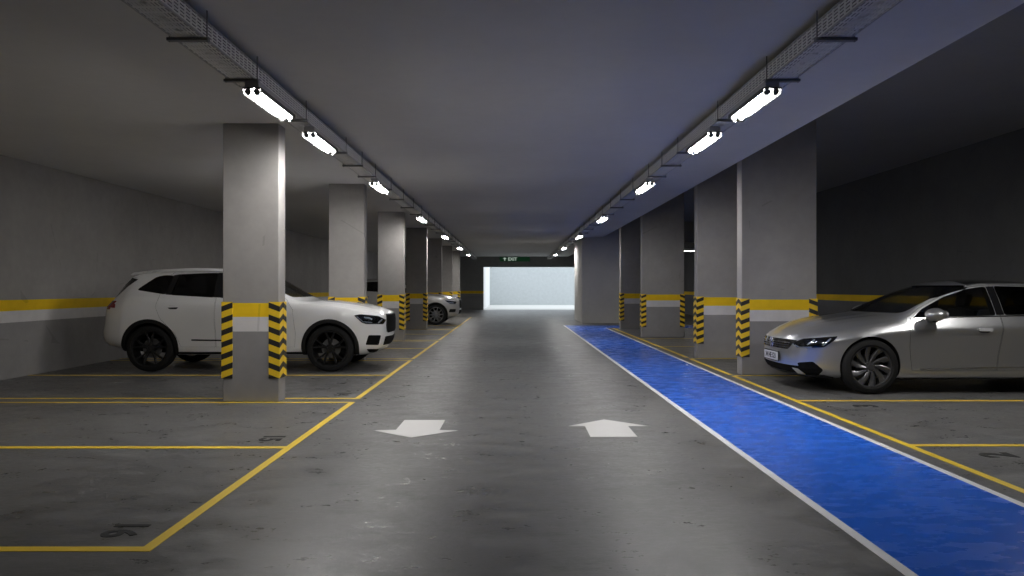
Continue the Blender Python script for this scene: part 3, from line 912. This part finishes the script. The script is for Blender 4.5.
# ---- the white SUV (and its grey sister): x from the tail, front wheel 3.85
SUV = dict(
    near=-1, axles=(.945, 3.85), R=.375, arch_r=.405, arch_dz=.015, tyre_w=.245, track=.80, wheel_style='twin', cladding=.055, clad_arc=(-.35, PI + .35),
    zc=[(.08, 1.03), (.14, 1.14), (.28, 1.34), (.42, 1.53), (.48, 1.592), (.65, 1.625), (1.0, 1.668), (1.6, 1.69), (2.1, 1.68), (2.5, 1.63), (2.8, 1.50), (3.3, 1.195), (3.42, 1.155), (3.6, 1.14), (4.0, 1.105), (4.35, 1.05), (4.55, .995), (4.66, .95), (4.70, .92)],
    zr=[(.08, 1.03), (.19, 1.12), (.35, 1.30), (.53, 1.50), (.65, 1.565), (1.0, 1.615), (1.6, 1.645), (2.1, 1.63), (2.4, 1.56), (2.7, 1.43), (3.15, 1.19), (3.32, 1.14), (3.6, 1.115), (4.0, 1.075), (4.35, 1.02), (4.55, .965), (4.66, .935), (4.70, .92)],
    zs=[(.08, 1.02), (.3, 1.10), (.7, 1.19), (1.23, 1.175), (2, 1.14), (3.1, 1.115), (3.6, 1.085), (4.0, 1.04), (4.35, .985), (4.55, .945), (4.66, .925), (4.70, .92)],
    zb=[(0, .40), (.35, .37), (.6, .30), (1.3, .27), (3.4, .27), (4.2, .25), (4.5, .27), (4.75, .31)],
    yr=[(.08, .84), (.3, .80), (.6, .745), (1.0, .725), (2.1, .715), (2.5, .75), (3.15, .90), (3.4, .86), (3.7, .80), (4.3, .78), (4.7, .8)],
    frac=[0, .05, .14, .27, .40, .54, .68, .80, .90, .96, 1], width=[.80, .855, .885, .90, .915, .932, .945, .94, .925, .908, .885],
    nose=[4.50, 4.58, 4.66, 4.70, 4.715, 4.72, 4.72, 4.72, 4.715, 4.71, 4.70], tail=[.16, .08, .03, .01, .015, .045, .06, .065, .07, .075, .08],
    nose_round=(.10, .55, 9), tail_round=(.07, .40, 9), flare=.018, waist=.022, bulge=.018, mid=60,
    ridges=((.78, .10, .012, 3.5, 4.6),),
    cabin=(.55, 3.22, .52),
    windows=[win([(.70, 1.318), (1.19, 1.242), (1.26, 1.555), (1.10, 1.56), (.97, 1.535)], 'privacy', .05),
             win([(1.27, 1.235), (1.97, 1.195), (1.97, 1.60), (1.33, 1.575)], 'privacy', .03),
             win([(2.06, 1.19), (3.02, 1.165), (2.86, 1.275), (2.42, 1.515), (2.22, 1.58), (2.06, 1.598)], 'glass', .03)],
    screen=[(-.70, 1.20), (.70, 1.20), (.60, 1.575), (-.60, 1.575)], screen_x=(2.35, 4.0),
    doors=[[(1.10, 1.25), (1.06, 1.05), (1.14, .86), (1.36, .62), (1.45, .40), (2.0, .40), (2.0, 1.625), (1.27, 1.62), (1.2, 1.56)],
           [(2.015, .40), (3.28, .40), (3.30, .62), (3.26, 1.00), (3.14, 1.16), (2.95, 1.27), (2.48, 1.53), (2.24, 1.61), (2.015, 1.625)]],
    door_ccw=1, handles=[(1.34, 1.045), (2.22, 1.03)], handle_mat=None,
    side_trims=[('sill_cladding', [(1.36, .28), (3.43, .28), (3.43, .315), (1.36, .315)], 'black_plastic', .004, .02),
                ('pillar_cover', [(1.185, 1.245), (1.275, 1.238), (1.345, 1.575), (1.25, 1.556)], 'gloss_black', .003, .01),
                ('pillar_cover', [(1.965, 1.20), (2.065, 1.195), (2.065, 1.597), (1.965, 1.60)], 'gloss_black', .003, .01),
                ('door_strip', [(1.62, .50), (3.1, .48), (3.1, .50), (1.62, .522)], 'black_plastic', .004, .01),
                ('roof_rail', stroke([(.75, 1.598), (1.0, 1.613), (1.6, 1.635), (2.1, 1.622), (2.3, 1.585)], .03), 'white_rail', .03, .026)],
    pix=[('fog_intake', rounded([(368.5, 335.2), (381, 335.2), (378.5, 345), (365.5, 344.8)], 1.2), 'void', .003, .01),
         ('bumper_intake', rounded([(385.5, 336.3), (392.3, 335), (390, 343.5), (383, 345.2)], .8), 'void', .003, .01),
         ('lower_intake', rounded([(366.5, 349), (379, 349), (375.5, 352.3), (369, 352.3)], 1), 'void', .003, .01),
         ('rear_quarter_glass', [(131.5, 277.5), (138, 279.5), (128, 286.5), (113.5, 300), (106.5, 298.5)], 'gloss_black', .003, .01),
         ('tail_lamp', rounded([(105.5, 297.6), (110.8, 298.6), (115.3, 304), (115, 308), (105.5, 307.2)], .6), 'red_lens', .012, .02)],
    front=[('grille', rounded([(-.40, .60), (.40, .60), (.47, .72), (.43, .90), (-.43, .90), (-.47, .72)], .05), 'void', .005, .03),
           ('grille_frame', stroke([(-.44, .62), (-.48, .73), (-.44, .905), (.44, .905), (.48, .73), (.44, .62)], .02), 'black_plastic', .010, .02),
           ('centre_intake', rounded([(-.42, .40), (.42, .40), (.50, .53), (-.50, .53)], .03), 'void', .004, .02),
           ('skid_plate', rounded([(-.45, .30), (.45, .30), (.5, .345), (-.5, .345)], .01), 'rim_silver', .006, .02)],
    rear=[('rear_window', rounded([(-.62, 1.16), (.62, 1.16), (.50, 1.50), (-.50, 1.50)], .06), 'gloss_black', .004, .01),
          ('tail_lamp', rounded([(-.83, 1.0), (-.58, 1.02), (-.58, 1.08), (-.76, 1.14), (-.83, 1.14)], .02), 'red_lens', .006, .02),
          ('tail_lamp', rounded([(.83, 1.0), (.58, 1.02), (.58, 1.08), (.76, 1.14), (.83, 1.14)], .02), 'red_lens', .006, .02)],
    top=[], spoiler=[(.82, 1.60), (.49, 1.560), (.475, 1.574), (.52, 1.602), (.82, 1.642)], mirror=(2.95, 1.10, 1.0), mirror_size=(.10, .04, .075), seats=[(2.2, .62)], bench=(1.35, .66), dash=(3.05, 1.10))
SUV_PIX = SUV['pix']

def headlamp(root, surf, Mw, pts, inner, steps=1.0):
    """dark housing, bright reflector strips and a clear lens, traced on the nose, with the twin on the other flank."""
    Minv = Mw.inverted()
    for fl in (False, True):
        c = surf.pixel(Minv, fl)
        h = patch('headlamp', pts, c, M['gloss_black'], root, .003, .012, steps)
        for line, w in inner:
            patch('lamp_strip', stroke(line, w), c, M['lamp_unit'], h, .007, .004, steps)
        patch('lamp_lens', pts, c, M['lens'], h, .011, .003, steps)

M['white_rail'] = M['white_paint']
suv_loc = Vector((-6.79, 12.99, 0))
suv, sf = build_car(SUV, 'suv', suv_loc, 0, 'white SUV parked nose-out behind the nearest left pillar', 'car', M['white_paint'], M['rim_black'])
Ms = Matrix.Translation(suv_loc)
headlamp(suv, sf, Ms, rounded([(354, 315.5), (360, 314.4), (378, 316), (386, 319.8), (383, 324.2), (366, 324), (361.5, 322.5)], 1.2),
         [([(356.5, 316.5), (363, 321.8), (372, 322.6)], .9), ([(378, 323), (382, 319.5)], 1.2), ([(364, 317.5), (369, 318), (372, 319.5)], 1.4)])
# ---- grey SUV far down the lane: same kind of body, own paint
SUV2 = dict(SUV); SUV2['pix'] = []; SUV2['wheel_style'] = 'ten'; SUV2['cladding'] = .035
SUV2['side_trims'] = [t if t[0] != 'roof_rail' else (t[0], t[1], 'rim_silver', t[3], t[4]) for t in SUV['side_trims']]
loc2 = Vector((-6.64, 28.32, 0))
suv2, sf2 = build_car(SUV2, 'suv', loc2, 0, 'small grey SUV far down the left, only its bonnet past the pillars', 'car', M['pearl_paint'], M['rim_silver'])
M2 = Matrix.Translation(loc2)
for sg in (-1, 1):
    c = sf2.side(sg)
    h = patch('headlamp', rounded([(4.18, .90), (4.60, .85), (4.56, .76), (4.35, .78)], .03), c, M['gloss_black'], suv2, .003, .012, .03)
    patch('lamp_strip', stroke([(4.3, .82), (4.5, .80)], .03), c, M['lamp_unit'], h, .007, .004, .03)
    patch('lamp_lens', rounded([(4.18, .90), (4.60, .85), (4.56, .76), (4.35, .78)], .03), c, M['lens'], h, .011, .003, .03)
    patch('fog_intake', rounded([(4.36, .58), (4.58, .58), (4.55, .46), (4.32, .46)], .03), c, M['black_plastic'], suv2, .003, .01, .03)

# ---- the silver saloon: turned round, nose toward the lane
SED = dict(
    near=1, axles=(1.09, 3.93), R=.35, arch_r=.376, arch_dz=.012, tyre_w=.235, track=.805, wheel_style='blade', cladding=0, clad_arc=(0, PI),
    zc=[(.05, .98), (.12, 1.04), (.3, 1.07), (.7, 1.20), (1.3, 1.38), (1.8, 1.452), (2.25, 1.466), (2.6, 1.44), (2.93, 1.355), (3.30, 1.20), (3.58, 1.055), (3.70, 1.015), (3.86, .987), (4.05, .962), (4.36, .905), (4.6, .83), (4.75, .755), (4.83, .70), (4.86, .67)],
    zr=[(.05, .98), (.12, 1.01), (.3, 1.04), (.7, 1.15), (1.3, 1.33), (1.77, 1.40), (2.28, 1.405), (2.56, 1.368), (2.88, 1.28), (3.2, 1.14), (3.5, .992), (3.62, .965), (4.05, .915), (4.36, .858), (4.6, .785), (4.75, .725), (4.83, .69), (4.86, .67)],
    zs=[(.05, .96), (.3, .985), (1, .985), (1.98, .985), (2.8, .962), (3.43, .938), (3.8, .895), (4.2, .82), (4.5, .745), (4.7, .695), (4.83, .673), (4.86, .67)],
    zb=[(0, .30), (.4, .24), (.8, .20), (1.6, .18), (3.3, .18), (4.0, .18), (4.5, .19), (4.86, .20)],
    yr=[(.05, .86), (.3, .84), (.8, .76), (1.4, .70), (2.3, .69), (2.88, .745), (3.25, .86), (3.5, .93), (3.62, .90), (3.9, .84), (4.4, .80), (4.86, .8)],
    frac=[0, .04, .10, .22, .38, .55, .70, .80, .86, .93, 1], width=[.80, .86, .885, .895, .90, .908, .918, .930, .915, .880, .845],
    nose=[4.70, 4.76, 4.82, 4.86, 4.87, 4.875, 4.87, 4.865, 4.865, 4.86, 4.855], tail=[.14, .06, .02, .0, .0, .01, .02, .03, .035, .04, .05],
    nose_round=(.15, .58, 7), tail_round=(.10, .45, 8), flare=.018, waist=.024, bulge=.012, mid=64,
    ridges=((.80, .10, .014, 3.6, 4.8), (.46, .10, .008, 3.6, 4.8)),
    cabin=(.75, 3.50, .36),
    windows=[win([(.95, 1.10), (1.35, 1.02), (2.19, 1.003), (2.19, 1.374), (1.6, 1.36), (1.25, 1.27)], 'privacy', .03),
             win([(2.30, 1.0), (3.36, .965), (3.22, 1.075), (2.88, 1.235), (2.56, 1.335), (2.40, 1.360), (2.30, 1.368)], 'glass', .03)],
    screen=[(-.74, 1.025), (.74, 1.025), (.60, 1.385), (-.60, 1.385)], screen_x=(2.3, 4.2),
    doors=[[(1.30, 1.02), (1.26, .80), (1.42, .60), (1.52, .30), (2.315, .30), (2.24, .99), (2.24, 1.393), (1.62, 1.38), (1.22, 1.29), (.98, 1.14)],
           [(2.33, .30), (3.40, .30), (3.44, .60), (3.44, .965), (3.24, 1.09), (2.90, 1.25), (2.57, 1.352), (2.40, 1.377), (2.255, 1.390), (2.255, .99)]],
    door_ccw=1, handles=[(1.52, .84), (2.50, .82)], handle_mat=M['satin'],
    side_trims=[('window_trim', stroke([(.92, 1.085), (1.33, 1.008), (2.0, .995), (2.8, .978), (3.40, .953)], .014), 'chrome', .004, .012),
                ('sill_trim', stroke([(1.55, .348), (2.4, .338), (3.30, .318)], .020), 'chrome', .006, .016),
                ('pillar_cover', [(2.195, 1.008), (2.295, 1.005), (2.295, 1.366), (2.195, 1.37)], 'gloss_black', .003, .01)],
    pix=[('side_intake', rounded([(797, 362.5), (813, 361.5), (823.5, 370), (817, 376.6), (803, 375.5)], 2), 'void', .003, .01),
         ('intake_blade', [(792.5, 367.5), (798, 368.5), (808, 375.8), (821, 375.6), (819, 377.6), (803, 378)], 'satin', .008, .014)],
    front=[('grille', rounded([(-.47, .54), (.47, .54), (.60, .665), (.50, .668), (-.50, .668), (-.60, .665)], .03), 'gloss_black', .006, .02),
           ('lower_grille', rounded([(-.62, .235), (.62, .235), (.66, .335), (-.66, .335)], .03), 'void', .004, .02),
           ('front_lip', [(-.75, .20), (.75, .20), (.75, .225), (-.75, .225)], 'black_plastic', .016, .03)],
    rear=[('tail_lamp', rounded([(-.85, .80), (-.45, .80), (-.45, .90), (-.85, .92)], .03), 'red_lens', .006, .02),
          ('tail_lamp', rounded([(.85, .80), (.45, .80), (.45, .90), (.85, .92)], .03), 'red_lens', .006, .02)],
    top=[('glass_roof', rounded([(1.45, -.52), (2.52, -.54), (2.52, .54), (1.45, .52)], .06), 'gloss_black', .002, .006),
         ('rear_window', rounded([(.35, -.56), (1.25, -.52), (1.25, .52), (.35, .56)], .06), 'gloss_black', .002, .006)],
    mirror=(3.15, 1.015, 1.01), mirror_size=(.15, .10, .082), roof_up=0, seats=[(2.45, .36)], bench=(1.6, .38), dash=(3.2, .93), plate=(4.878, .425, '34 HE 521'))
sed_loc = Vector((8.486, 10.42, 0))
sed, ss = build_car(SED, 'saloon_car', sed_loc, PI, 'silver saloon car on the right with its nose toward the blue walkway', 'car', M['silver_paint'], M['rim_grey'])
Md = Matrix.Translation(sed_loc) @ Matrix.Rotation(PI, 4, 'Z')
headlamp(sed, ss, Md, rounded([(793, 343), (803, 338.8), (838, 336.5), (833, 341.5), (824, 347.2), (806, 348.2), (797, 347.5)], 1.3),
         [([(795, 345.3), (800, 347.3), (812, 347.2)], 1.3), ([(807, 345), (815, 339.8)], 1.2), ([(823, 345.5), (831, 338.8)], 1.4)])
# grille bars and the round badge with its two letters
for z in (.565, .595, .625):
    patch('grille_bar', stroke([(-.5, z), (.5, z)], .008), ss.front(), M['rim_grey'], sed, .012, .008, .03)
hit = ss.front()((0., .60)); bx = hit[0].x + .014
bm = bmesh.new()
R_, r_ = .066, .055
for i in range(32):
    a, b = 2 * PI * i / 32, 2 * PI * (i + 1) / 32
    add_tube(bm, (bx, R_ * math.cos(a), .605 + R_ * math.sin(a)), (bx, R_ * math.cos(b), .605 + R_ * math.sin(b)), .007, 8)
def bar(p, q): add_tube(bm, (bx, p[0], .605 + p[1]), (bx, q[0], .605 + q[1]), .006, 8)
for s_ in (-1, 1):
    bar((s_ * .026, .056), (0, .006)); bar((s_ * .058, .022), (s_ * .027, -.052)); bar((s_ * .027, -.052), (0, -.004))
link_mesh('badge', me_of(bm), M['chrome'], sed, 50)

# ------------------------------------------------------------------ light and camera
w = bpy.data.worlds.new('sky'); SC.world = w; w.use_nodes = True
bg = w.node_tree.nodes['Background']; bg.inputs[0].default_value = (.86, .93, 1, 1); bg.inputs[1].default_value = 1.75

cam = bpy.data.cameras.new('camera'); co = bpy.data.objects.new('camera', cam); C.objects.link(co)
co.location = (0, 0, CAM_H); co.rotation_euler = (PI / 2, 0, 0)
cam.sensor_width = 36; cam.lens = FPX / 1024 * 36; cam.clip_start = .05; cam.clip_end = 200
SC.camera = co
SC.view_settings.view_transform = 'Standard'; SC.view_settings.look = 'None'
SC.view_settings.gamma = 1; SC.view_settings.use_curve_mapping = False; SC.view_settings.exposure = 0.13
SC.cycles.use_denoising = True
SC.cycles.max_bounces = 10; SC.cycles.diffuse_bounces = 6; SC.cycles.transparent_max_bounces = 16
